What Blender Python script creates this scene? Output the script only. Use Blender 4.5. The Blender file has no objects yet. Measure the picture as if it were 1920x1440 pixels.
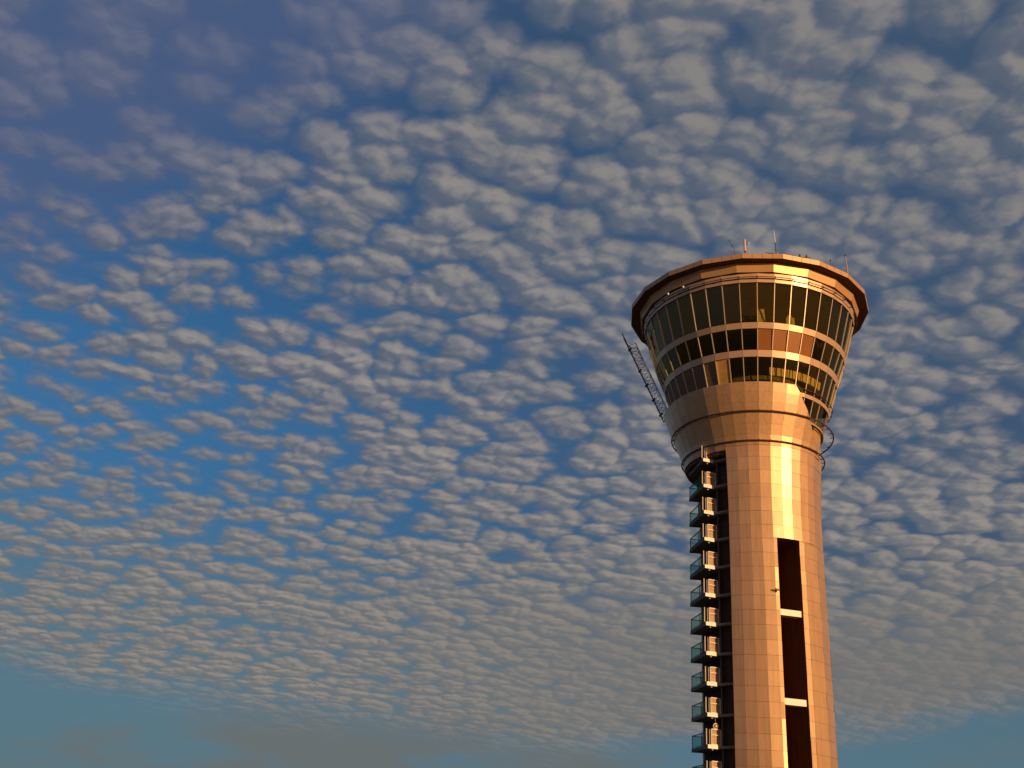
import bpy, math, random
from mathutils import Vector, Matrix
R = math.radians
random.seed(7)
S = bpy.context.scene
col = S.collection

# ------------------------------------------------------------------ camera
PITCH, ROLL, EYE = R(24.708), R(4.0), 1.6
fw = Vector((0, math.cos(PITCH), math.sin(PITCH))); rt = Vector((1, 0, 0)); up = rt.cross(fw)
cr = rt*math.cos(ROLL) + up*math.sin(ROLL); cu = -rt*math.sin(ROLL) + up*math.cos(ROLL)
M = Matrix.Identity(4)
for i in range(3):
    M[i][0] = cr[i]; M[i][1] = cu[i]; M[i][2] = -fw[i]
M[2][3] = EYE
cd = bpy.data.cameras.new('camera'); cd.lens = 35.625; cd.sensor_width = 36; cd.clip_end = 20000
cam = bpy.data.objects.new('camera', cd); cam.matrix_world = M; col.objects.link(cam); S.camera = cam

# ------------------------------------------------------------------ sun and exposure
AX = (35.078, 135.534); AZ0 = math.atan2(AX[0], AX[1])     # foot of the tower's axis
SUN_AZ, SUN_EL = R(54), R(7)       # azimuth measured at the tower from the direction of the viewer
rgt = Vector((math.cos(AZ0), -math.sin(AZ0), 0)); twd = Vector((-math.sin(AZ0), -math.cos(AZ0), 0))
sd = (rgt*math.sin(SUN_AZ) + twd*math.cos(SUN_AZ))*math.cos(SUN_EL) + Vector((0, 0, math.sin(SUN_EL)))
ld = bpy.data.lights.new('sun', 'SUN'); ld.energy = 5.0; ld.angle = R(0.5); ld.color = (1, 0.58, 0.27)
lo = bpy.data.objects.new('sun', ld); lo.rotation_euler = sd.to_track_quat('Z', 'Y').to_euler(); col.objects.link(lo)
S.view_settings.view_transform = 'Standard'; S.view_settings.look = 'None'
S.view_settings.exposure = 0; S.view_settings.gamma = 1

# ------------------------------------------------------------------ world: clear evening sky + altocumulus sheet
class NT:
    def __init__(s, tree): s.t = tree; s.n = tree.nodes; s.l = tree.links
    def new(s, typ, **k):
        n = s.n.new(typ)
        for a, b in k.items(): setattr(n, a, b)
        return n
    def put(s, sock, v):
        if hasattr(v, 'is_output') or isinstance(v, bpy.types.NodeSocket): s.l.new(v, sock)
        elif v is not None: sock.default_value = v
    def m(s, op, a, b=None, c=None, clamp=False):
        n = s.new('ShaderNodeMath', operation=op); n.use_clamp = clamp
        s.put(n.inputs[0], a)
        if b is not None: s.put(n.inputs[1], b)
        if c is not None: s.put(n.inputs[2], c)
        return n.outputs[0]
    def v(s, op, a, b=None, scale=None):
        n = s.new('ShaderNodeVectorMath', operation=op); s.put(n.inputs[0], a)
        if b is not None: s.put(n.inputs[1], b)
        if scale is not None: s.put(n.inputs['Scale'], scale)
        return n.outputs[1] if op == 'DOT_PRODUCT' else n.outputs[0]
    def ramp(s, x, lo, hi, a=0.0, b=1.0, typ='SMOOTHSTEP'):
        n = s.new('ShaderNodeMapRange', interpolation_type=typ)
        s.put(n.inputs['Value'], x); s.put(n.inputs['From Min'], lo); s.put(n.inputs['From Max'], hi)
        s.put(n.inputs['To Min'], a); s.put(n.inputs['To Max'], b)
        return n.outputs[0]
    def mix(s, f, a, b, bt='MIX'):
        n = s.new('ShaderNodeMix', data_type='RGBA', blend_type=bt); s.put(n.inputs[0], f)
        s.put(n.inputs[6], a); s.put(n.inputs[7], b); return n.outputs[2]
    def noise(s, vec, scale, detail=3, rough=.5, dim='2D'):
        n = s.new('ShaderNodeTexNoise', noise_dimensions=dim); s.put(n.inputs['Vector'], vec)
        n.inputs['Scale'].default_value = scale; n.inputs['Detail'].default_value = detail; n.inputs['Roughness'].default_value = rough
        return n.outputs[0]

W = bpy.data.worlds.new('World'); S.world = W; W.use_nodes = True
w = NT(W.node_tree); w.n.clear()
sky = w.new('ShaderNodeTexSky', sky_type='NISHITA'); sky.sun_disc = False
sky.sun_elevation = SUN_EL; sky.sun_rotation = math.atan2(sd.x, sd.y)
sky.air_density = 1.0; sky.dust_density = 0.6; sky.ozone_density = 3.0
tc = w.new('ShaderNodeTexCoord'); D = tc.outputs['Generated']
sp = w.new('ShaderNodeSeparateXYZ'); w.put(sp.inputs[0], D)
dz = w.m('ADD', w.m('MAXIMUM', sp.outputs[2], 0.02), 0.20)      # the sheet is domed and has thickness: less flattening than a plane
px = w.m('DIVIDE', sp.outputs[0], dz); py = w.m('DIVIDE', sp.outputs[1], dz)
cb = w.new('ShaderNodeCombineXYZ'); w.put(cb.inputs[0], px); w.put(cb.inputs[1], py)
P0 = cb.outputs[0]
el = sp.outputs[2]                                     # sine of elevation
azx = w.m('DIVIDE', sp.outputs[0], w.m('MAXIMUM', sp.outputs[1], 0.1))   # tan of heading
# cloudlets: rounded mounds, ruffled by finer noise
def vor(q, scale, smooth, k):
    vo = w.new('ShaderNodeTexVoronoi', voronoi_dimensions='2D', feature='SMOOTH_F1'); w.put(vo.inputs['Vector'], q)
    vo.inputs['Scale'].default_value = scale; vo.inputs['Smoothness'].default_value = smooth
    dd = vo.outputs['Distance']
    return w.m('SUBTRACT', 1.0, w.m('MULTIPLY', w.m('MULTIPLY', dd, dd), k))
def cloud(vec):
    mp = w.new('ShaderNodeMapping'); mp.inputs['Rotation'].default_value = (0, 0, R(-25)); mp.inputs['Scale'].default_value = (0.92, 1.05, 1)
    w.put(mp.inputs[0], vec); q = mp.outputs[0]
    wn = w.new('ShaderNodeTexNoise', noise_dimensions='2D'); w.put(wn.inputs['Vector'], q); wn.inputs['Scale'].default_value = 9; wn.inputs['Detail'].default_value = 4; wn.inputs['Roughness'].default_value = .6
    q2 = w.v('ADD', q, w.v('SCALE', w.v('SUBTRACT', wn.outputs[1], (.5, .5, .5)), scale=.050))
    v1 = vor(q2, 17.0, .12, 1.7)
    v2 = vor(q2, 37.0, .15, 1.6)
    v3 = vor(q2, 80.0, .2, 1.3)
    n1 = w.noise(q, 5, 2, .5)
    d = w.m('MULTIPLY', v1, .62)
    d = w.m('MULTIPLY_ADD', v2, .20, d)
    d = w.m('MULTIPLY_ADD', v3, .07, d)
    return w.m('MULTIPLY_ADD', n1, .60, d)       # about 0.5 .. 1.3
dA = cloud(P0)
LD = Vector((sd.x, sd.y, 0)).normalized()*0.015
dB = cloud(w.v('ADD', P0, tuple(LD)))
big = w.noise(P0, 2.4, 3, .55)
big2 = w.noise(P0, .9, 2, .5)
# coverage: the sheet is closed to the right and overhead, breaks up on the left, ends low down
cov = w.m('MULTIPLY_ADD', big, .40, -.20)
cov = w.m('ADD', cov, w.ramp(azx, -.50, .35, .03, .28))
cov = w.m('ADD', cov, w.ramp(el, .40, .60, 0, .08))
cov = w.m('ADD', cov, w.ramp(el, .27, .17, 0, .15))
dens = w.m('ADD', dA, cov)
soft = w.ramp(w.m('ADD', el, w.m('MULTIPLY', azx, .35)), .30, .75)          # blurrier puffs up and to the right
alpha = w.ramp(dens, w.m('MULTIPLY_ADD', soft, -.12, .80), w.m('MULTIPLY_ADD', soft, .20, 1.09))
thin = w.ramp(dens, .55, 1.0)
rel = w.m('SUBTRACT', dA, dB)
lit = w.ramp(rel, -.22, .32)
top = w.ramp(dens, .84, 1.50)
lit = w.m('MULTIPLY', w.m('MULTIPLY_ADD', lit, .95, .07), w.m('MULTIPLY_ADD', top, .70, .38), clamp=True)
# edge of the sheet low down, sagging in the middle
dx = w.m('SUBTRACT', azx, -.04)
arch = w.m('MULTIPLY', w.m('MULTIPLY', dx, dx), -.16)
edge = w.m('ADD', el, arch)
edge = w.m('ADD', edge, w.m('MULTIPLY_ADD', w.noise(P0, 2.0, 4, .6), .07, -.035))
band = w.ramp(edge, .075, .120)
# clear sky behind
base = w.mix(1.0, sky.outputs[0], (0.60, 1.0, 1.22, 1), 'MULTIPLY')
SKYK = 0.085
bgk = w.v('SCALE', base, scale=w.ramp(el, .08, .40, SKYK*.50, SKYK))
bgk = w.mix(w.ramp(el, .30, .08, 0, .80), bgk, (.105, .190, .250, 1))       # thick dusty air low down
gap = w.m('MULTIPLY', w.ramp(azx, -.40, .40, .0, .85), w.ramp(el, .12, .30))
bgk = w.mix(gap, bgk, (.052, .092, .160, 1))
csh = w.mix(w.ramp(el, .12, .45), (.150, .165, .178, 1), (.090, .118, .172, 1))
chi = w.mix(w.ramp(el, .12, .5), (.335, .285, .240, 1), (.325, .295, .278, 1))
chi = w.mix(soft, chi, (.245, .232, .225, 1))
cc = w.mix(lit, csh, chi)
a1 = w.m('MULTIPLY', w.m('MULTIPLY_ADD', thin, .40, w.m('MULTIPLY', alpha, .55)), band)
skc = w.mix(a1, bgk, cc)
# grey veil where the sheet is seen edge-on
veil2 = w.m('MULTIPLY', w.m('MULTIPLY', w.ramp(el, .30, .17), w.ramp(azx, -.25, .25, .15, .75)), band)
skc = w.mix(veil2, skc, (.165, .163, .160, 1))
veil = w.m('MULTIPLY', w.ramp(w.m('SUBTRACT', el, w.m('MULTIPLY', azx, .55)), .66, .86), .70)
skc = w.mix(veil, skc, (.080, .112, .225, 1))
# thin low haze bank under the sheet
bank = w.m('MULTIPLY', w.ramp(w.noise(P0, .8, 4, .6), .40, .60), w.ramp(el, .125, .075))
skc = w.mix(w.m('MULTIPLY', bank, .75), skc, (.150, .150, .140, 1))
# warm glow of the low sun round its own part of the horizon (behind the viewer, to the right)
sdot = w.v('DOT_PRODUCT', D, tuple(Vector((sd.x, sd.y, 0)).normalized()))
glow = w.m('MULTIPLY', w.ramp(sdot, -.1, 1.0), w.ramp(el, .50, .0))
skc = w.mix(w.m('MULTIPLY', glow, .9), skc, (.60, .24, .06, 1))
bg = w.new('ShaderNodeBackground'); w.put(bg.inputs[0], skc); bg.inputs[1].default_value = 1.0
ow = w.new('ShaderNodeOutputWorld'); w.l.new(bg.outputs[0], ow.inputs[0])

# ------------------------------------------------------------------ materials
def mat(name, base, rough=.5, metal=0.0, spec=.5, noise=0.0, scale=1.0, island=0.0, bump=0.0, streak=0.0, coat=0.0):
    m = bpy.data.materials.new(name); m.use_nodes = True; t = NT(m.node_tree); t.n.clear()
    b = t.new('ShaderNodeBsdfPrincipled'); o = t.new('ShaderNodeOutputMaterial'); t.l.new(b.outputs[0], o.inputs[0])
    b.inputs['Roughness'].default_value = rough; b.inputs['Metallic'].default_value = metal; b.inputs['Specular IOR Level'].default_value = spec
    b.inputs['Coat Weight'].default_value = coat; b.inputs['Coat Roughness'].default_value = .40
    tco = t.new('ShaderNodeTexCoord'); v = tco.outputs['Object']
    n = t.noise(v, scale, 5, .6, '3D')
    f = t.ramp(n, .3, .7, 1-noise, 1+noise, 'LINEAR')
    if island:
        g = t.new('ShaderNodeNewGeometry'); f = t.m('MULTIPLY', f, t.ramp(g.outputs['Random Per Island'], 0, 1, 1-island, 1+island, 'LINEAR'))
        t.put(b.inputs['Roughness'], t.ramp(g.outputs['Random Per Island'], 0, 1, rough+.04, rough-.04, 'LINEAR'))
    if streak:
        mp = t.new('ShaderNodeMapping'); mp.inputs['Scale'].default_value = (3, 3, .12); t.put(mp.inputs[0], v)
        f = t.m('MULTIPLY', f, t.ramp(t.noise(mp.outputs[0], 1.2, 4, .6, '3D'), .35, .75, 1+streak*.4, 1-streak))
    t.put(b.inputs['Base Color'], t.v('SCALE', tuple(base), scale=f))
    if bump:
        bp = t.new('ShaderNodeBump'); bp.inputs['Strength'].default_value = bump; bp.inputs['Distance'].default_value = .02
        t.put(bp.inputs['Height'], t.noise(v, scale*2.5, 4, .6, '3D')); t.l.new(bp.outputs[0], b.inputs['Normal'])
    return m
def glass_mat(name, tint, refl=.14, rough=.02, gz=.75):
    m = bpy.data.materials.new(name); m.use_nodes = True; t = NT(m.node_tree); t.n.clear()
    tr = t.new('ShaderNodeBsdfTransparent'); tr.inputs[0].default_value = (*tint, 1)
    gl = t.new('ShaderNodeBsdfGlossy'); gl.inputs['Roughness'].default_value = rough; gl.inputs[0].default_value = (.88, .86, .50, 1)
    ge = t.new('ShaderNodeNewGeometry')
    ct = t.m('ABSOLUTE', t.v('DOT_PRODUCT', ge.outputs['Incoming'], ge.outputs['Normal']))
    sch = t.m('POWER', t.m('SUBTRACT', 1.0, ct, clamp=True), 4.0)
    tco = t.new('ShaderNodeTexCoord'); bp = t.new('ShaderNodeBump'); bp.inputs['Strength'].default_value = .25; bp.inputs['Distance'].default_value = .05
    t.put(bp.inputs['Height'], t.noise(tco.outputs['Object'], .6, 2, .5, '3D')); t.l.new(bp.outputs[0], gl.inputs['Normal'])
    mx = t.new('ShaderNodeMixShader'); t.put(mx.inputs[0], t.m('MULTIPLY_ADD', sch, gz, refl, clamp=True))
    t.l.new(tr.outputs[0], mx.inputs[1]); t.l.new(gl.outputs[0], mx.inputs[2])
    o = t.new('ShaderNodeOutputMaterial'); t.l.new(mx.outputs[0], o.inputs[0]); return m
CLAD = mat('champagne metal cladding', (.58, .355, .175), .41, .50, .5, .05, .35, .06, 0, .14, .85)
SEAM = mat('dark joint backing', (.17, .105, .06), .8)
FASC = mat('roof edge metal', (.60, .34, .15), .40, .42, .5, .05, .5, .06)
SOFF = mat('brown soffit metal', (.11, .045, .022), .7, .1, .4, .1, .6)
BAND = mat('spandrel metal', (.66, .44, .28), .36, .5, .5, .04, .6, .05)
INFL = mat('bronze infill panel', (.27, .105, .03), .25, .2, .5, .08, .4, .08)
CURT = mat('ochre curtain with painted sunlight', (.48, .27, .07), .7, 0, .3, .15, .9, .1, .3)  # brighter than the blinds: sunlight on the curtain is put into the colour
BLND = mat('tan window blind', (.15, .10, .045), .6, 0, .4, .12, .5, .15)
MULL = mat('pale mullion metal', (.62, .48, .34), .45, .4, .5, .05, 2)
GLAS = glass_mat('olive tinted glass', (.62, .58, .32), .06)
GLS2 = glass_mat('balustrade glass', (.74, .87, .87), .01, .02, .12)
CONC = mat('concrete', (.30, .27, .23), .85, 0, .3, .15, .8, 0, .2, .2)
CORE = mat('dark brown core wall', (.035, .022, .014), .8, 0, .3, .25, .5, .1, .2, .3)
SLAB = mat('grey slab edge', (.15, .14, .125), .8, 0, .3, .12, 1.2, 0, .2)
WHIT = mat('white painted panel', (.80, .72, .58), .5, 0, .5, .04, .8)
CREA = mat('cream painted frame', (.72, .60, .42), .5, 0, .5, .06, 1.5)
DARK = mat('dark steel', (.05, .05, .05), .5, .6, .5, .15, 3)
REDM = mat('dark red steel', (.20, .045, .03), .55, .3, .5, .15, 3)
PIPE = mat('dull pipe', (.10, .09, .075), .6, .2, .4, .15, 3)
RAIL = mat('brown rail steel', (.085, .035, .02), .5, .3, .5, .15, 3)
GALV = mat('galvanised steel', (.58, .62, .64), .45, .7, .5, .15, 3)
INTR = mat('dark interior', (.17, .14, .085), .85, 0, .3, .2, .5)
CEIL = mat('cab ceiling', (.42, .38, .18), .8, 0, .3, .2, .4)
YELO = mat('yellowish board', (.75, .58, .25), .6, 0, .4, .08, 1)
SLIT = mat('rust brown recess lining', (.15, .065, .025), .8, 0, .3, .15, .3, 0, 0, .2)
BLAK = mat('black plastic', (.03, .03, .03), .5)
PINK = mat('pale red fibreglass', (.62, .38, .30), .5)
GRND = mat('airfield ground', (.16, .15, .075), .95, 0, .2, .35, .02)

# ------------------------------------------------------------------ mesh builder
class MB:
    def __init__(s): s.v = []; s.f = []; s.m = []; s.mats = []
    def mi(s, m):
        if m not in s.mats: s.mats.append(m)
        return s.mats.index(m)
    def face(s, pts, m):
        n = len(s.v); s.v += [tuple(p) for p in pts]; s.f.append(tuple(range(n, n+len(pts)))); s.m.append(s.mi(m))
    def solid(s, bot, topp, m, mtop=None):         # two matching rings of points
        n = len(bot); b = len(s.v); s.v += [tuple(p) for p in bot] + [tuple(p) for p in topp]
        s.f.append(tuple(b+n-1-i for i in range(n))); s.m.append(s.mi(m))
        s.f.append(tuple(b+n+i for i in range(n))); s.m.append(s.mi(mtop or m))
        for i in range(n):
            j = (i+1) % n; s.f.append((b+i, b+j, b+n+j, b+n+i)); s.m.append(s.mi(m))
    def bar(s, a, b, wx, wy=None, m=None, ref=Vector((0, 0, 1))):
        a = Vector(a); b = Vector(b); d = (b-a).normalized()
        if abs(d.dot(ref)) > .97: ref = Vector((1, 0, 0))
        x = d.cross(ref).normalized(); y = x.cross(d); wy = wy or wx
        r = [x*wx/2+y*wy/2, -x*wx/2+y*wy/2, -x*wx/2-y*wy/2, x*wx/2-y*wy/2]
        s.solid([a+k for k in r], [b+k for k in r], m)
    def tube(s, pts, r, m, n=8, r2=None):
        pts = [Vector(p) for p in pts]; rings = []; N = len(pts); b = len(s.v); k = s.mi(m)
        for i, p in enumerate(pts):
            d = (pts[min(i+1, N-1)]-pts[max(i-1, 0)]).normalized(); ref = Vector((0, 0, 1)) if abs(d.z) < .95 else Vector((1, 0, 0))
            x = d.cross(ref).normalized(); y = x.cross(d); rr = r if r2 is None else r+(r2-r)*i/(N-1)
            s.v += [tuple(p+x*rr*math.cos(2*math.pi*j/n)+y*rr*math.sin(2*math.pi*j/n)) for j in range(n)]
        for i in range(N-1):
            for j in range(n):
                j2 = (j+1) % n; s.f.append((b+i*n+j, b+i*n+j2, b+(i+1)*n+j2, b+(i+1)*n+j)); s.m.append(k)
        s.f.append(tuple(b+n-1-j for j in range(n))); s.m.append(k)
        s.f.append(tuple(b+(N-1)*n+j for j in range(n))); s.m.append(k)
    def build(s, name, parent=None, bevel=0, fixn=False):
        me = bpy.data.meshes.new(name); me.from_pydata(s.v, [], s.f)
        for m in s.mats: me.materials.append(m)
        me.polygons.foreach_set('material_index', s.m); me.update()
        o = bpy.data.objects.new(name, me); col.objects.link(o)
        if parent: o.parent = parent
        if bevel:
            bv = o.modifiers.new('bevel', 'BEVEL'); bv.width = bevel; bv.segments = 2; bv.limit_method = 'ANGLE'
        return o
def tag(o, label, cat=None, group=None, kind=None):
    if label: o['label'] = label
    if cat: o['category'] = cat
    if group: o['group'] = group
    if kind: o['kind'] = kind
    return o
def empty(name, loc, rz=0, parent=None):
    o = bpy.data.objects.new(name, None); o.location = loc; o.rotation_euler = (0, 0, rz); o.empty_display_size = .5
    col.objects.link(o); 
    if parent: o.parent = parent
    return o
# local frame of the tower: +x to the right of the picture, -y towards the viewer; azimuth 0 = towards the viewer
def P(az, r, z): return Vector((r*math.sin(R(az)), -r*math.cos(R(az)), z+EYE))
def L(x, t, z): return Vector((x, -t, z+EYE))
ROT = -AZ0

# ------------------------------------------------------------------ ground
g = MB(); N = 48; RG = 9000
g.face([(RG*math.cos(2*math.pi*i/N), RG*math.sin(2*math.pi*i/N), 0) for i in range(N)], GRND)
tag(g.build('ground'), None, kind='structure')

# ------------------------------------------------------------------ tower
T = empty('control_tower', (AX[0], AX[1], 0), ROT)
tag(T, 'tall copper coloured air traffic control tower with flared glazed cab, against a cloudy evening sky', 'control tower')
def lerp(z, prof):
    for (z0, r0), (z1, r1) in zip(prof, prof[1:]):
        if z <= z1: return r0+(r1-r0)*max(0, (z-z0))/(z1-z0)
    return prof[-1][1]
PROF = [(-2, 9.25), (15, 9.05), (40, 9.0), (43, 9.02), (46, 9.15), (48.5, 9.32), (50.5, 9.42), (52.2, 9.66), (54, 10.35), (55.9, 11.10), (57.8, 11.82), (59.6, 12.40)]
def panel(mb, az0, az1, z0, z1, rf, m=CLAD, gap=.014, jit=.014, back=.05, bm=SEAM):
    """one cladding cassette over a dark backing"""
    if bm:
        mb.face([P(az0, rf(z0)-back, z0), P(az1, rf(z0)-back, z0), P(az1, rf(z1)-back, z1), P(az0, rf(z1)-back, z1)], bm)
    g0 = math.degrees(gap*.35/rf(z0))
    q = [(az0+g0, z0+gap), (az1-g0, z0+gap), (az1-g0, z1-gap), (az0+g0, z1-gap)]
    # a point on the flat chord between az0 and az1
    def C(a, z):
        r = rf(z); A = P(az0, r, z); B = P(az1, r, z); t = (a-az0)/(az1-az0); return A.lerp(B, t)
    mid = P((az0+az1)/2, 1, 0); out = Vector((mid.x, mid.y, 0)).normalized()
    ta, tz = random.gauss(0, jit*.6), random.gauss(0, jit*.6)      # each cassette hangs very slightly out of true
    mb.face([C(a, z)+out*(ta*sa+tz*sz+jit) for (a, z), sa, sz in zip(q, (-1, 1, 1, -1), (-1, -1, 1, 1))], m)
FL = 3.72; ZB = 12.87                    # storey height, underside of one reference slab
rows = [ZB+FL/2*k - .05 for k in range(-8, 21)]      # joints every half storey
# --- shaft cladding
sh = MB()
rf = lambda z: lerp(z, PROF)
front = [-21, -12, -3, 6, 15]
ZT = 51.6
zr = [z for z in rows if z < ZT-.5] + [ZT]
SL0, SL1, SZT = 17.9, 38.4, 39.03
for z0, z1 in zip(zr, zr[1:]):
    for a0, a1 in zip(front, front[1:]): panel(sh, a0, a1, z0, z1, rf)
    if z0 >= SZT-.01 or z1 <= SZT+.01: segs = [(z0, z1)]
    else: segs = [(z0, SZT), (SZT, z1)]
    for s0, s1 in segs:
        if s1-s0 < .1: continue
        if s0 >= SZT-.01:
            for a0, a1 in ((15, 24), (24, 33), (33, 42), (42, 51)): panel(sh, a0, a1, s0, s1, rf)
            panel(sh, 51, 60, s0, s1, rf); panel(sh, 60, 79, s0, s1, rf)
        else:
            panel(sh, 15, SL0, s0, s1, rf); panel(sh, SL1, 43.5, s0, s1, rf)
            panel(sh, 43.5, 61, s0, s1, rf); panel(sh, 61, 79, s0, s1, rf)
    for a0, a1 in ((79, 98), (98, 116), (116, 134), (134, 152), (152, 170), (170, 188), (188, 206), (206, 224), (224, 239)): panel(sh, a0, a1, z0, z1, rf)
# thickness of the shell at its open edge
for az, s in ((-21, 1), (239, -1)):
    for z0, z1 in zip(zr, zr[1:]):
        sh.face([P(az, rf(z0)-.02, z0), P(az, rf(z0)-.9, z0), P(az, rf(z1)-.9, z1), P(az, rf(z1)-.02, z1)], CLAD)
# upper right part of the shaft under the glazed cone
r9 = lambda z: lerp(z, [(51.6, 9.5), (53, 9.35), (56, 9.75)])
for a0, a1 in ((60, 69), (69, 78), (78, 96), (96, 114), (114, 132), (132, 150), (150, 168), (168, 186), (186, 204), (204, 222)):
    for z0, z1 in ((51.6, 53.8), (53.8, 56)): panel(sh, a0, a1, z0, z1, r9, FASC)
for a0, a1 in ((33, 42), (42, 51), (51, 60)):
    for z0, z1 in ((53.8, 56),): panel(sh, a0, a1, z0, z1, lambda z: r9(z)-.3, FASC)
sh.build('shaft_cladding', T)
# --- bowl cladding with the diagonal cut on the right
bw = MB()
CUT = [(51.6, 69), (52.5, 63.5), (53.5, 57), (54.6, 50.7), (55.63, 46.2), (56.9, 41.4), (57.8, 37.2), (58.86, 33.2), (59.6, 30.2)]
def cutaz(z): return lerp(z, CUT)
bz = [51.2, 53.0, 54.35, 55.9, 57.1, 58.4, 59.6]
azs = [-21-9*k for k in range(20, 0, -1)] + [-21, -12, -3, 6, 15, 24, 33, 42, 51, 60, 69]
def poly(mb, pts, m, off=0.0):
    mb.face([P(a, rf(z)+off, z) for a, z in pts], m)
bz2 = []
for a, b in zip(bz, bz[1:]): bz2 += [a, (a+b)/2]
bz2.append(bz[-1])
for z0, z1 in zip(bz, bz[1:]):
    for a0, a1 in zip(azs, azs[1:]):
        if z0 < 51.5 and -22 < a0: zz0 = 51.62
        else: zz0 = z0
        c0, c1 = cutaz(zz0), cutaz(z1)
        if a1 <= c1+.01: panel(bw, a0, a1, zz0, z1, rf, gap=.006, jit=.004)
        elif a0 < c0-.3:
            # clipped panel
            zc = lambda a: lerp2(a)
            pts = [(a0, zz0), (min(a1, c0), zz0)]
            n = 4
            for k in range(n+1):
                z = zz0+(z1-zz0)*k/n; a = cutaz(z)
                if a0+.05 < a < a1: pts.append((a, z))
            if c1 > a0: pts.append((a0, z1))
            else:
                # cut crosses a0
                zx = next((z for z in [zz0+(z1-zz0)*i/60 for i in range(61)] if cutaz(z) <= a0), z1); pts.append((a0, zx))
            if a1 < c0:
                zx = next((z for z in [zz0+(z1-zz0)*i/60 for i in range(61)] if cutaz(z) <= a1), z1); pts.insert(2, (a1, zx))
            q = []
            for p_ in pts:
                if not q or abs(q[-1][0]-p_[0])+abs(q[-1][1]-p_[1]) > .02: q.append(p_)
            if len(q) > 2:
                r0 = rf
                def CH(a, z):
                    A = P(a0, r0(z), z); B = P(a1, r0(z), z); return A.lerp(B, (a-a0)/(a1-a0))
                bw.face([CH(a, z) for a, z in q], CLAD)
# thickness along cut edge and along top rim
for i in range(30):
    z0 = 51.6+8*i/30; z1 = 51.6+8*(i+1)/30
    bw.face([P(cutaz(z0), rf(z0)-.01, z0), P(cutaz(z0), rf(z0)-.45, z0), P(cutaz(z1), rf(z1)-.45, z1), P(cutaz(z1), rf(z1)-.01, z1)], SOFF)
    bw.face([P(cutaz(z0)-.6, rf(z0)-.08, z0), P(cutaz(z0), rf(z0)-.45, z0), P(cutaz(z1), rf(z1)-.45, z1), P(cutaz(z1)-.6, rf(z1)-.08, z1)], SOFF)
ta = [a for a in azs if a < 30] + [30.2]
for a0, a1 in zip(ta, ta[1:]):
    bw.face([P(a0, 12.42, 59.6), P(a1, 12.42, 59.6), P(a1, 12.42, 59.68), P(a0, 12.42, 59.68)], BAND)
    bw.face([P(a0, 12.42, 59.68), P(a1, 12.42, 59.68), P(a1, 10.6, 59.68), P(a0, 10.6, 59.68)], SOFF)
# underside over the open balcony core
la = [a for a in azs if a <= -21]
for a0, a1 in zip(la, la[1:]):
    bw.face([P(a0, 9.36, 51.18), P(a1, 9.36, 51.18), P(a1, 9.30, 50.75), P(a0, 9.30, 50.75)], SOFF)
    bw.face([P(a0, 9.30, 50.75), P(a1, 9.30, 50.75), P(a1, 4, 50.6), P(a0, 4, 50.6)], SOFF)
bw.build('bowl_cladding', T)

# --- window bands
def cone_r(z): return lerp(z, [(56, 9.9), (59.5, 11.0), (64.3, 12.5), (67.96, 13.83), (73.4, 15.23)])
WAZ = [-3+9*k for k in range(-12, 12)]        # mullion azimuths in front
def window(a0, a1, z0, z1, m, name='window'):
    mb = MB(); r0, r1 = cone_r(z0), cone_r(z1)
    ta, tz = random.gauss(0, .02), random.gauss(0, .02)
    mb.face([P(a0, r0-ta-tz, z0), P(a1, r0+ta-tz, z0), P(a1, r1+ta+tz, z1), P(a0, r1-ta+tz, z1)], m)
    o = mb.build(name, T)
    fm = MB(); fm.bar(P(a0, r0+.06, z0+.02), P(a0, r1+.06, z1-.02), .10, .15, MULL, ref=P(a0, 1, -EYE).normalized())
    fm.build('mullion', o)
    return o
for a0 in WAZ:
    a1 = a0+9
    mid = (a0+a1)/2
    window(a0, a1, 68.0, 73.36, GLAS)
    window(a0, a1, 64.42, 67.12, INFL if 5 < mid < 42 else GLAS)
    window(a0, a1, 59.55, 63.42, CURT if abs(mid+16.5) < 1 else BLND if mid < -20 and mid > -75 else GLAS)
for k in range(3, 8):                         # lower glazing right of the cut
    a0 = -3+9*k; window(a0, a0+9, 56.25, 58.95, GLAS)
rg = MB()
for k in range(12, 28):
    a0 = -3+9*k
    for z0, z1 in ((68, 73.36), (64.42, 67.12), (59.55, 63.42)): panel(rg, a0, a0+9, z0, z1, cone_r, GLAS, .06, 0, .05, None)
rg.build('rear_glazing', T)
def ring_band(name, z0, z1, off, m, a_from=-111, a_to=249, inner=10.0, step=9, top=True):
    mb = MB(); n = int(round((a_to-a_from)/step))
    for i in range(n):
        a0 = a_from+i*step; a1 = a0+step
        panel(mb, a0, a1, z0, z1, lambda z: cone_r(z)+off, m, .02, .006)
        rb, rtp = cone_r(z0)+off, cone_r(z1)+off
        mb.face([P(a0, rb, z0), P(a1, rb, z0), P(a1, inner, z0), P(a0, inner, z0)], INTR)
        mb.face([P(a0, rtp-.01, z1-.01), P(a1, rtp-.01, z1-.01), P(a1, inner, z1-.01), P(a0, inner, z1-.01)], INTR)
    return mb.build(name, T)
ring_band('spandrel_band', 67.14, 67.97, .10, BAND, inner=.2)
ring_band('spandrel_band', 63.45, 64.38, .10, BAND, inner=.2)
ring_band('spandrel_band', 58.98, 59.5, .10, BAND, a_from=24, a_to=87, inner=8)
ring_band('sill_band', 55.9, 56.22, .12, FASC, a_from=33, a_to=249, inner=8)
# lower cone behind, closed
lc = MB()
for k in range(9, 26):
    a0 = -3+9*k
    panel(lc, a0, a0+9, 56.25, 58.95, cone_r, INFL, .05, 0, .05)
lc.build('rear_cladding', T)
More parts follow.
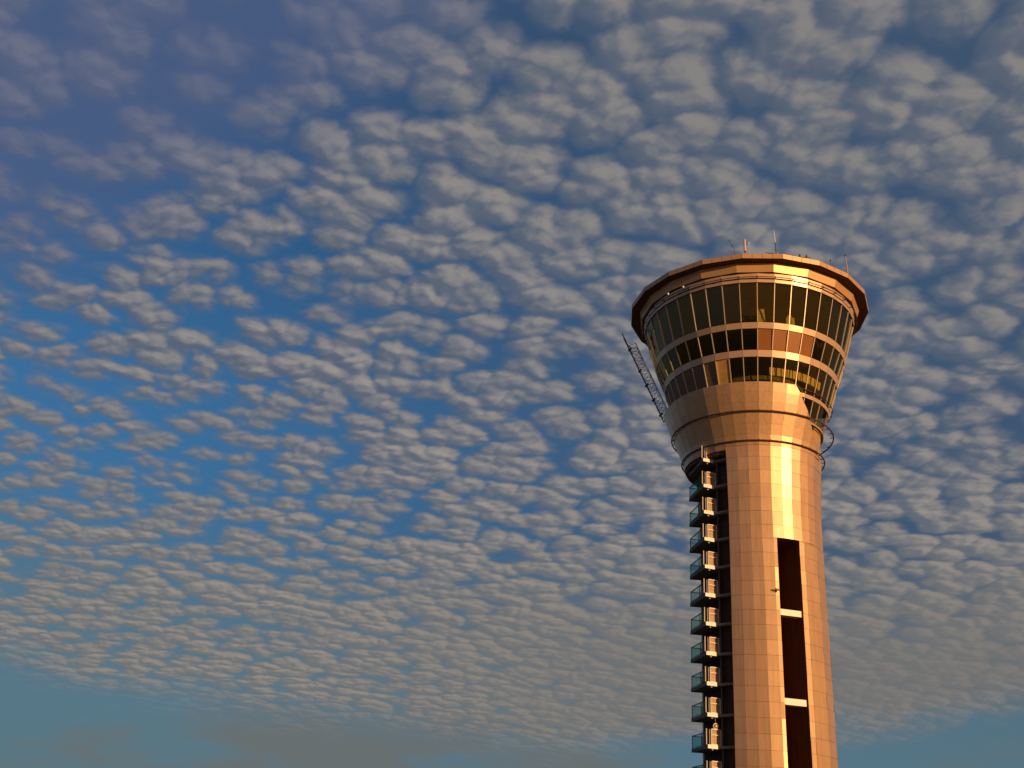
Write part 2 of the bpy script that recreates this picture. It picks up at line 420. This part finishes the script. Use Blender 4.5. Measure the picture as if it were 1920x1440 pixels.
# --- head of the cab: two stepped bands, gallery wall, soffit, fascia
hd = MB()
def strip(mb, z0, r0, z1, r1, m, step=9, a0_=-3, jit=.008, sub=None):
    n = 360//step
    for i in range(n):
        a = a0_+i*step
        rr = lambda z: r0+(r1-r0)*(z-z0)/(z1-z0)
        panel(mb, a, a+step, z0, z1, rr, m, .012, jit, .03)
def disc(mb, z0, r0, z1, r1, m, step=9, a0_=-3):
    for i in range(360//step):
        a = a0_+i*step; mb.face([P(a, r0, z0), P(a+step, r0, z0), P(a+step, r1, z1), P(a, r1, z1)], m)
strip(hd, 73.42, 15.38, 73.85, 15.5, BAND)
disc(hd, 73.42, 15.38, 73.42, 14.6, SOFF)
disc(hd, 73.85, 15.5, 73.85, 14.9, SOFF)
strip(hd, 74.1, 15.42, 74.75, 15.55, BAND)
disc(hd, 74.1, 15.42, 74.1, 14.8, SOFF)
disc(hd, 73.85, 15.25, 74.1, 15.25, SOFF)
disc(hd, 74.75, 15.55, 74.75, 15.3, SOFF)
hd.build('cab_head_band', T)
gw = MB()
strip(gw, 74.78, 15.95, 76.02, 16.35, FASC, 18, -4)
disc(gw, 74.78, 15.95, 74.78, 15.2, SOFF, 18, -4)
gw.build('parapet_wall', T)
so = MB()
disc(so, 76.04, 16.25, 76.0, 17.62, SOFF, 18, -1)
so.build('roof_soffit', T)
fa = MB()
for i in range(20):
    a = -1+18*i; A0, A1 = P(a, 1, 0), P(a+18, 1, 0)
    for k in range(4):
        t0, t1 = k/4+.004, (k+1)/4-.004
        def q(t, r, z): 
            v = P(a, r, z).lerp(P(a+18, r, z), t); return v
        o = random.uniform(-.01, .01)
        fa.face([q(t0, 17.66+o, 75.98), q(t1, 17.66-o, 75.98), q(t1, 17.70-o, 76.68), q(t0, 17.70+o, 76.68)], FASC)
    fa.face([P(a, 17.63, 75.99), P(a+18, 17.63, 75.99), P(a+18, 17.66, 76.67), P(a, 17.66, 76.67)], SEAM)
    fa.face([P(a, 17.70, 76.68), P(a+18, 17.70, 76.68), P(a+18, 17.3, 76.74), P(a, 17.3, 76.74)], FASC)
fa.build('roof_fascia', T)
rd = MB(); rd.face([P(-1+18*i, 17.4, 76.70) for i in range(20)][::-1], CONC); rd.build('roof_deck', T)
# --- rail rings on brackets
def rail(z, r, rad=.07, off=.45, m=None, rin=None, a0=0, a1=360, nb=40, ph=-3, double=None):
    mb = MB(); N = 120; m = m or RAIL
    n = int(N*(a1-a0)/360)
    pts = [P(a0+(a1-a0)*i/n, r, z) for i in range(n+1)]
    mb.tube(pts, rad, m, 8)
    if double: mb.tube([p+Vector((0, 0, double)) for p in pts], rad*.6, m, 6)
    for i in range(nb):
        a = ph+360/nb*i
        if not (a0 <= a % 360 <= a1 or a0 <= a % 360-360 <= a1): continue
        mb.bar(P(a, r+.1, z), P(a, (rin or r-off)-.1, z+.02), .07, .09, m)
        mb.bar(P(a, r, z-.10), P(a, r, z+.17), .12, .10, m)
    return mb.build('rail_ring', T)
rail(74.02, 15.88, .06, rin=15.35)
rail(55.82, 11.5, .085, rin=11.0, a0=-330+0, a1=30) if False else None
rail(55.85, 11.36, .10, rin=10.95)  # lower rings: dark tube thickened to take in the rail's shadow line
rail(52.15, 9.93, .10, rin=9.5)
rail(59.9, 11.45, .05, rin=11.1, a0=33, a1=200)
# small lamps on the shaded side of the gallery ring, one white ball each
for a in (-32.3, -42.5):
    mb = MB(); c = P(a, 16.12, 74.32)
    for i in range(6):
        t0, t1 = math.pi*i/6, math.pi*(i+1)/6
        for j in range(10):
            f0, f1 = 2*math.pi*j/10, 2*math.pi*(j+1)/10
            mb.face([c+Vector((math.sin(t)*math.cos(f), math.sin(t)*math.sin(f), math.cos(t)))*.17 for t, f in ((t0, f0), (t1, f0), (t1, f1), (t0, f1))], WHIT)
    mb.build('lamp_globe', T)
# --- interior
it = MB()
disc(it, 73.4, 15.1, 73.9, 8, CEIL); it.face([P(9*i, 8.05, 73.9) for i in range(40)], CEIL)
def cyl(mb, r, z0, z1, m, n=24):
    for i in range(n): mb.face([P(360*i/n, r, z0), P(360*(i+1)/n, r, z0), P(360*(i+1)/n, r, z1), P(360*i/n, r, z1)], m)
cyl(it, 3.5, 67.97, 73.9, INTR)
cyl(it, 8.2, 64.38, 67.14, INTR); cyl(it, 7.8, 56.0, 63.45, INTR)
it.build('interior_walls', T)
cm = MB()           # sunlit downstand beam seen behind the lowest windows
for k in range(11):
    a = 15.5+4.6*k
    cm.solid([P(a, 10.6, 61.55), P(a+3.7, 10.6, 61.55), P(a+3.7, 10.3, 61.55), P(a, 10.3, 61.55)], [P(a-.6, 10.9, 62.6), P(a+3.1, 10.9, 62.6), P(a+3.1, 10.6, 62.6), P(a-.6, 10.6, 62.6)], YELO)
cm.build('interior_beam', T)

# --- slit: dark recess behind the front shell with pale transoms
sl = MB()
def sp_(a, dep, z): 
    v = P(a, rf(z)-.05, z); n = P((SL0+SL1)/2, 1, -EYE); return v-Vector((n.x, n.y, 0))*dep
for z0, z1 in zip([-1.6]+[8, 20, 30], [8, 20, 30, SZT]):
    sl.face([sp_(SL0, 0, z0), sp_(SL0, 5.5, z0), sp_(SL0, 5.5, z1), sp_(SL0, 0, z1)], SLIT)
    sl.face([sp_(SL1, 0, z0), sp_(SL1, 5.5, z0), sp_(SL1, 5.5, z1), sp_(SL1, 0, z1)], SLIT)
    sl.face([sp_(SL0, 5.5, z0), sp_(SL1, 5.5, z0), sp_(SL1, 5.5, z1), sp_(SL0, 5.5, z1)], SLIT)
sl.face([sp_(SL0, 0, SZT), sp_(SL1, 0, SZT), sp_(SL1, 5.5, SZT), sp_(SL0, 5.5, SZT)], SLIT)
sl.build('slit_recess', T)
for zt in (29.85, 19.0, 8.2):
    mb = MB(); z0, z1 = zt-.78, zt
    mb.solid([sp_(SL0+.05, .12, z0), sp_(SL1-1.2, .12, z0), sp_(SL1-1.2, 1.2, z0), sp_(SL0+.05, 1.2, z0)],
             [sp_(SL0+.05, .12, z1), sp_(SL1-1.2, .12, z1), sp_(SL1-1.2, 1.2, z1), sp_(SL0+.05, 1.2, z1)], WHIT)
    mb.build('transom', T, .02)

# --- open core with escape balconies on the left
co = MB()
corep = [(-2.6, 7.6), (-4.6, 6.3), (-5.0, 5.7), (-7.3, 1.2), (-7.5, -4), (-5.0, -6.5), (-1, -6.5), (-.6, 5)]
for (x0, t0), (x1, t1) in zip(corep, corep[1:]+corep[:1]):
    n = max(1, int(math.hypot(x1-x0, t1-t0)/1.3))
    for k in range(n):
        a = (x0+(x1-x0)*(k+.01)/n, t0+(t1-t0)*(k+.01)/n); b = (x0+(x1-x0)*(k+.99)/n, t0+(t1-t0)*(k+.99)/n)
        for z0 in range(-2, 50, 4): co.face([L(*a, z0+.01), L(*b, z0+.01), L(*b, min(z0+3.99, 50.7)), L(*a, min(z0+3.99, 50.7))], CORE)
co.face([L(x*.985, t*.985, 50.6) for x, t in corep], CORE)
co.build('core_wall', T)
# balcony prototype
A_, B_, C_, D_ = (-6.5, 7.75), (-5.2, 6.85), (-7.35, 1.15), (-8.87, 1.6)    # outer corner, lit end, back, far end
TH = .45
def balcony(z, n):
    mb = MB(); pts = [A_, B_, (-4.6, 6.2), C_, D_]
    mb.solid([L(x, t, z) for x, t in pts], [L(x, t, z+TH) for x, t in pts], SLAB)
    # sunlight on the slab end, painted as a white cap a little proud
    e = Vector((.82, 1.25)).normalized()*.03
    b = mb.build('balcony', T, .02)
    cp = MB(); q = [(A_[0]+e.x, A_[1]+e.y), (B_[0]+e.x, B_[1]+e.y), (B_[0]+.003, B_[1]+.003), (A_[0]+.003, A_[1]+.003)]
    cp.solid([L(x, t, z+.01) for x, t in q], [L(x, t, z+TH+.02) for x, t in q], WHIT); cp.build('sunlit_paint_cap', b)
    zt = z+TH
    # glass balustrade on the long side with dark rail and posts
    def on(t, inset=.08):
        x = A_[0]+(D_[0]-A_[0])*t; y = A_[1]+(D_[1]-A_[1])*t; return x+inset*.93, y-inset*.36
    bl = MB(); rl = MB(); H = 1.5
    ts = [.12, .40, .97]
    for t0, t1 in zip(ts, ts[1:]):
        a, c = on(t0+.01), on(t1-.01)
        bl.solid([L(*a, zt+.08), L(*c, zt+.08), L(c[0]+.02, c[1], zt+.08), L(a[0]+.02, a[1], zt+.08)], [L(*a, zt+H-.05), L(*c, zt+H-.05), L(c[0]+.02, c[1], zt+H-.05), L(a[0]+.02, a[1], zt+H-.05)], GLS2)
    for t in ts: a = on(t); rl.bar(L(*a, zt), L(*a, zt+H), .09, .09, DARK)
    a, c = on(ts[0]-.01), on(ts[-1]+.01); rl.bar(L(*a, zt+H), L(*c, zt+H), .1, .09, DARK)
    rl.bar(L(*a, zt+.12), L(*c, zt+.12), .07, .05, DARK)
    # return along the far end
    f0 = on(.97); f1 = (C_[0]-.1, C_[1]+.05)
    rl.bar(L(*f0, zt+H), L(*f1, zt+H), .09, .09, DARK); rl.bar(L(*f1, zt), L(*f1, zt+H), .09, .09, DARK)
    bl.solid([L(*f0, zt+.08), L(*f1, zt+.08), L(f1[0], f1[1]+.02, zt+.08), L(f0[0], f0[1]+.02, zt+.08)], [L(*f0, zt+H-.05), L(*f1, zt+H-.05), L(f1[0], f1[1]+.02, zt+H-.05), L(f0[0], f0[1]+.02, zt+H-.05)], GLS2)
    bl.build('balustrade', b); rl.build('handrail', b)
    # outside conduit at the far corner
    # framed screen above the lit end: post, two lights and louvre
    sc = MB(); H2 = 1.85
    def en(t, inset=.1):
        x = A_[0]+(B_[0]+.32-A_[0])*t; y = A_[1]+(B_[1]-.22-A_[1])*t; return x-inset*.55, y-inset*.83
    def pbar(t, w_, z0, z1, m=CREA): a = en(t); sc.bar(L(*a, z0), L(*a, z1), w_, .1, m)
    pbar(-.05, .22, zt, zt+H2*1.0); pbar(.17, .07, zt, zt+H2*.98, GALV)
    pbar(.30, .22, zt, zt+H2); pbar(.98, .12, zt, zt+H2)
    for zz, th in ((zt+H2, .19), (zt+H2*.64, .13), (zt+.06, .1)):
        a, c = en(.30), en(.98); sc.bar(L(*a, zz), L(*c, zz), th, .1, CREA)
    sc.build('screen_frame', b)
    lv = MB()
    a, c = en(.33, .15), en(.95, .15)
    for k in range(16):
        z0 = zt+.12+k*.107
        lv.solid([L(*a, z0), L(*c, z0), L(c[0]-.05, c[1]-.07, z0+.04), L(a[0]-.05, a[1]-.07, z0+.04)], [L(*a, z0+.075), L(*c, z0+.075), L(c[0]-.05, c[1]-.07, z0+.1), L(a[0]-.05, a[1]-.07, z0+.1)], TAN)
    lv.build('louvre', b)
    # soffit lamp
    lm = MB(); lm.tube([L(-6.0, 6.9, z-.02), L(-6.0, 6.9, z-.10), L(-6.0, 6.9, z-.14)], .14, WHIT, 12, .06); lm.build('soffit_lamp', b)
    # slab strip running behind the balcony to the shell edge
    return b
TAN = mat('tan louvre', (.50, .35, .20), .6, 0, .4, .1, 1, .1)
for k in range(-3, 11):
    if k == 10: pass
    balcony(ZB+FL*k, k)
for k in range(-3, 11):
    z = ZB+FL*k; mb = MB()
    a = [( -5.18, 6.86), (-3.2, 8.2), (-2.7, 7.2), (-4.65, 6.0)]
    mb.solid([L(x, t, z+.08) for x, t in a], [L(x, t, z+.40) for x, t in a], SLAB); mb.build('floor_edge', T, .02)
# vertical pipe in the recess
mb = MB(); mb.tube([L(-4.75, 6.75, -1.5), L(-4.75, 6.75, 50.5)], .09, PIPE, 8); mb.build('riser_pipe', T)

# ------------------------------------------------------------------ things fixed to or standing on the tower
def thing(name, az, r, z, label, cat, group=None):
    p = P(az, r, z); o = empty(name, T.matrix_basis @ p if False else wpos(p), ROT - R(0)); tag(o, label, cat, group); return o
def wpos(p):
    c, s = math.cos(ROT), math.sin(ROT); return (AX[0]+p.x*c-p.y*s, AX[1]+p.x*s+p.y*c, p.z)
ZR = 76.72
def V(x, y, z): return Vector((x, y, z))
t = thing('dipole_antenna', .5, 15.5, ZR, 'thick pale pink antenna tube on a dark foot, left part of the roof edge', 'antenna')
mb = MB(); mb.tube([V(0, 0, 0), V(0, 0, 1.8)], .05, DARK); mb.build('mast', t)
mb = MB(); mb.tube([V(0, 0, 1.7), V(0, 0, 2.0), V(0, 0, 3.3), V(0, 0, 3.65)], .17, PINK, 12, .13); mb.build('radome', t)
t = thing('bent_antenna', -5, 15.5, ZR, 'thin dark bent rod antenna, the leftmost one on the tower roof', 'antenna')
mb = MB(); mb.tube([V(0, 0, 0), V(0, 0, 2.4)], .035, DARK); mb.build('mast', t)
mb = MB(); mb.tube([V(0, 0, 2.35), V(-.35, 0, 3.0), V(-.72, 0, 3.75)], .03, DARK); mb.build('rod', t)
mb = MB(); mb.tube([V(-.2, 0, 2.75), V(-.26, 0, 2.87)], .08, DARK); mb.build('clamp', t)
t = thing('whip_antenna', 16.4, 15.5, ZR, 'tallest thin whip antenna with pale tip, near the middle of the roof edge', 'antenna')
mb = MB(); mb.tube([V(0, 0, 0), V(-.05, 0, 3.2)], .06, DARK); mb.build('mast', t)
mb = MB(); mb.tube([V(-.05, 0, 3.1), V(-.16, 0, 5.25)], .055, WHIT, 8, .03); mb.build('whip', t)
mb = MB(); mb.tube([V(0, 0, 1.2), V(-.5, 0, 1.5), V(-1.1, 0, 1.5)], .035, DARK); mb.tube([V(0, 0, 1.2), V(.6, 0, 1.25)], .03, DARK); mb.build('stay', t)
t = thing('pole_antenna', 71, 15.6, ZR, 'stout pale pole antenna at the right end of the roof edge', 'antenna')
mb = MB(); mb.tube([V(0, 0, 0), V(-.05, 0, 3.2), V(-.18, 0, 6.3)], .13, FASC, 10, .07); mb.build('mast', t)
mb = MB(); mb.tube([V(-.18, 0, 6.25), V(-.2, 0, 6.55)], .09, DARK, 10); mb.build('cap', t)
t = thing('ball_sensor', 2.6, 15.6, ZR, 'small white ball sensor on a thin stem right of the thick pink antenna', 'sensor')
mb = MB(); mb.tube([V(0, 0, 0), V(0, 0, 2.9)], .025, GALV); mb.build('stem', t)
mb = MB(); mb.tube([V(0, 0, 2.85), V(0, 0, 2.9), V(0, 0, 3.0), V(0, 0, 3.08)], .09, WHIT, 10); mb.build('ball', t, .03)
t = thing('roof_cowl', 14.5, 14.0, ZR, 'low pale grey cowl behind the parapet beside the whip antenna', 'roof vent')
mb = MB()
mb.solid([V(-1.6, -1, 0), V(1.6, -1, 0), V(1.6, 1, 0), V(-1.6, 1, 0)], [V(-1.3, -.8, 1.9), V(1.1, -.8, 1.9), V(1.1, .8, 1.9), V(-1.3, .8, 1.9)], GALV); mb.build('housing', t, .05)
mb = MB(); mb.solid([V(-.8, -.6, 1.9), V(.6, -.6, 1.9), V(.6, .6, 1.9), V(-.8, .6, 1.9)], [V(-.4, -.3, 2.4), V(.3, -.3, 2.4), V(.3, .3, 2.4), V(-.4, .3, 2.4)], GALV); mb.build('cap', t, .05)
t = thing('warning_light', 31, 15.8, ZR, 'dark red twin obstruction lamps on the roof edge right of the whip antenna', 'obstruction light')
mb = MB(); mb.bar(V(-.55, 0, .0), V(-.55, 0, 1.55), .09, .09, REDM); mb.bar(V(.35, 0, .0), V(.35, 0, 1.3), .09, .09, REDM); mb.bar(V(-.8, 0, 1.35), V(.9, 0, 1.2), .07, .07, REDM); mb.build('frame', t)
for x, z in ((-.55, 1.5), (.35, 1.3)):
    mb = MB(); mb.tube([V(x, 0, z), V(x, 0, z+.38)], .14, REDM, 10, .1); mb.build('lamp', t)
t = thing('wind_sensor', 49, 15.8, ZR, 'tiny dark cup on a thin stem above the right part of the roof edge', 'sensor')
mb = MB(); mb.tube([V(0, 0, 0), V(0, 0, 2.4)], .02, DARK); mb.build('stem', t)
mb = MB(); mb.tube([V(0, 0, 2.35), V(0, 0, 2.6)], .1, BLAK, 8, .06); mb.build('cup', t)

# lattice maintenance gantry hanging down the left flank
t = empty('lattice_gantry', wpos(P(-90, 12.3, 60.4)), ROT)
tag(t, 'leaning pale steel lattice truss along the left flank of the glazed cab', 'maintenance gantry')
o0 = P(-90, 12.3, 60.4)
def rel(az, r, z): return P(az, r, z)-o0
bot_o, top_o = [rel(a, 12.75, 59.9) for a in (-97, -90)], [rel(a, 19.0, 74.4) for a in (-93.5, -89)]
bot_i, top_i = [rel(a, 12.0, 61.3) for a in (-97, -90)], [rel(a, 16.9, 72.6) for a in (-93.5, -89)]
ch = MB(); NSEG = 11
for a, b in zip(bot_o, top_o): ch.bar(a, b, .14, .14, DARK)
for a, b in zip(bot_i, top_i): ch.bar(a, b, .16, .16, GALV)
ch.build('chord', t)
br = MB()
for j in range(NSEG):
    u0, u1 = j/NSEG, (j+1)/NSEG
    for s in range(2):
        o_a, o_b = bot_o[s].lerp(top_o[s], u0*.93), bot_o[s].lerp(top_o[s], u1*.93)
        i_a, i_b = bot_i[s].lerp(top_i[s], u0), bot_i[s].lerp(top_i[s], u1)
        br.bar(o_a, i_a, .08, .08, GALV); br.bar(o_a, i_b, .055, .055, GALV); br.bar(i_a, o_b, .055, .055, GALV)
    for q0, q1, q2, q3 in ((bot_o[0].lerp(top_o[0], u0*.93), bot_o[1].lerp(top_o[1], u0*.93), bot_o[0].lerp(top_o[0], u1*.93), bot_o[1].lerp(top_o[1], u1*.93)),
                   (bot_i[0].lerp(top_i[0], u0), bot_i[1].lerp(top_i[1], u0), bot_i[0].lerp(top_i[0], u1), bot_i[1].lerp(top_i[1], u1))):
        br.bar(q0, q1, .07, .07, GALV); br.bar(q0, q3, .06, .06, GALV); br.bar(q1, q2, .06, .06, GALV)
br.build('bracing', t)
jn = MB()
for j in (0, 2, 4, 6, 9):
    c = bot_o[1].lerp(top_o[1], (j+.5)/NSEG*.93); jn.bar(c-V(.2, 0, .25), c+V(.25, 0, .25), .3, .22, DARK)
jn.build('clamp', t)

# camera on the shaft
t = thing('security_camera', 15.4, 9.02, 32.05+EYE-EYE, 'small red brown security camera on the sunlit shaft left of the slit opening', 'camera')
t.rotation_euler[2] = ROT+R(15)
mb = MB(); mb.bar(V(0, 0, 0), V(0, -.35, 0), .1, .1, REDM); mb.bar(V(0, -.03, -.25), V(0, -.03, .25), .25, .05, REDM); mb.build('bracket', t)
mb = MB(); mb.bar(V(-.3, -.42, .12), V(.3, -.42, -.02), .2, .2, REDM); mb.build('housing', t, .03)
mb = MB(); mb.tube([V(.3, -.42, -.02), V(.38, -.42, -.04)], .07, BLAK, 10); mb.build('lens', t)
# round lamp unit in the balcony recess
t = thing('recess_fan', -38.5, 8.9, 15.55, 'round brownish fan unit hanging in the recess beside the second lowest balcony', 'fan')
t.rotation_euler[2] = ROT+R(31)
mb = MB(); mb.tube([V(0, .2, 0), V(0, -.05, 0)], .36, CREA, 20); mb.build('casing', t)
mb = MB(); mb.tube([V(0, -.051, 0), V(0, -.10, 0)], .29, SEAM, 20); mb.build('grille', t)
mb = MB(); mb.tube([V(0, -.10, 0), V(0, -.16, 0)], .09, CREA, 12)
for k in range(5): a = 2*math.pi*k/5; mb.bar(V(.08*math.cos(a), -.13, .08*math.sin(a)), V(.26*math.cos(a+.3), -.12, .26*math.sin(a+.3)), .1, .02, CREA)
mb.build('blades', t)
mb = MB(); mb.bar(V(0, .1, .3), V(0, .1, 1.0), .06, .06, DARK); mb.build('hanger', t)
# furniture seen through the cab windows
t = thing('equipment_cabinet', 9.3, 12.6, 67.98, 'taller yellowish cabinet with a dark cross line, behind the topmost window row', 'cabinet')
mb = MB(); mb.solid([V(-.55, -.25, 0), V(.5, -.25, 0), V(.5, .25, 0), V(-.55, .25, 0)], [V(-.62, -.25, 2.7), V(.38, -.25, 2.6), V(.38, .25, 2.6), V(-.62, .25, 2.7)], YELO); mb.build('body', t, .03)
mb = MB(); mb.bar(V(-.58, -.262, 1.9), V(.42, -.262, 1.88), .04, .03, SEAM); mb.bar(V(-.05, -.262, .6), V(-.05, -.262, 1.86), .03, .03, SEAM); mb.build('door_gap', t)
t = thing('instrument_cabinet', 27.8, 12.7, 67.98, 'lower yellowish cabinet with notched top, behind the topmost window row', 'cabinet')
mb = MB(); mb.solid([V(-.6, -.25, 0), V(.55, -.25, 0), V(.55, .25, 0), V(-.6, .25, 0)], [V(-.6, -.25, 1.75), V(.5, -.25, 1.65), V(.5, .25, 1.65), V(-.6, .25, 1.75)], YELO); mb.build('body', t, .06)
mb = MB(); mb.solid([V(-.5, -.2, 1.75), V(.2, -.2, 1.7), V(.2, .2, 1.7), V(-.5, .2, 1.75)], [V(-.35, -.2, 2.1), V(.1, -.2, 2.1), V(.1, .2, 2.1), V(-.35, .2, 2.1)], YELO); mb.build('hood', t, .06)
mb = MB(); mb.bar(V(.1, -.262, .3), V(.1, -.262, 1.6), .04, .03, SEAM); mb.build('door_gap', t)
t = thing('desk_monitor', -1.5, 13.0, 67.98, 'small dark monitor behind the window sill, left of the taller yellowish cabinet', 'monitor')
mb = MB(); mb.bar(V(-.5, 0, .95), V(.5, 0, .95), .06, .5, BLAK); mb.build('screen', t, .02)
mb = MB(); mb.bar(V(0, .05, 0), V(0, .05, .8), .1, .1, BLAK); mb.build('foot', t)
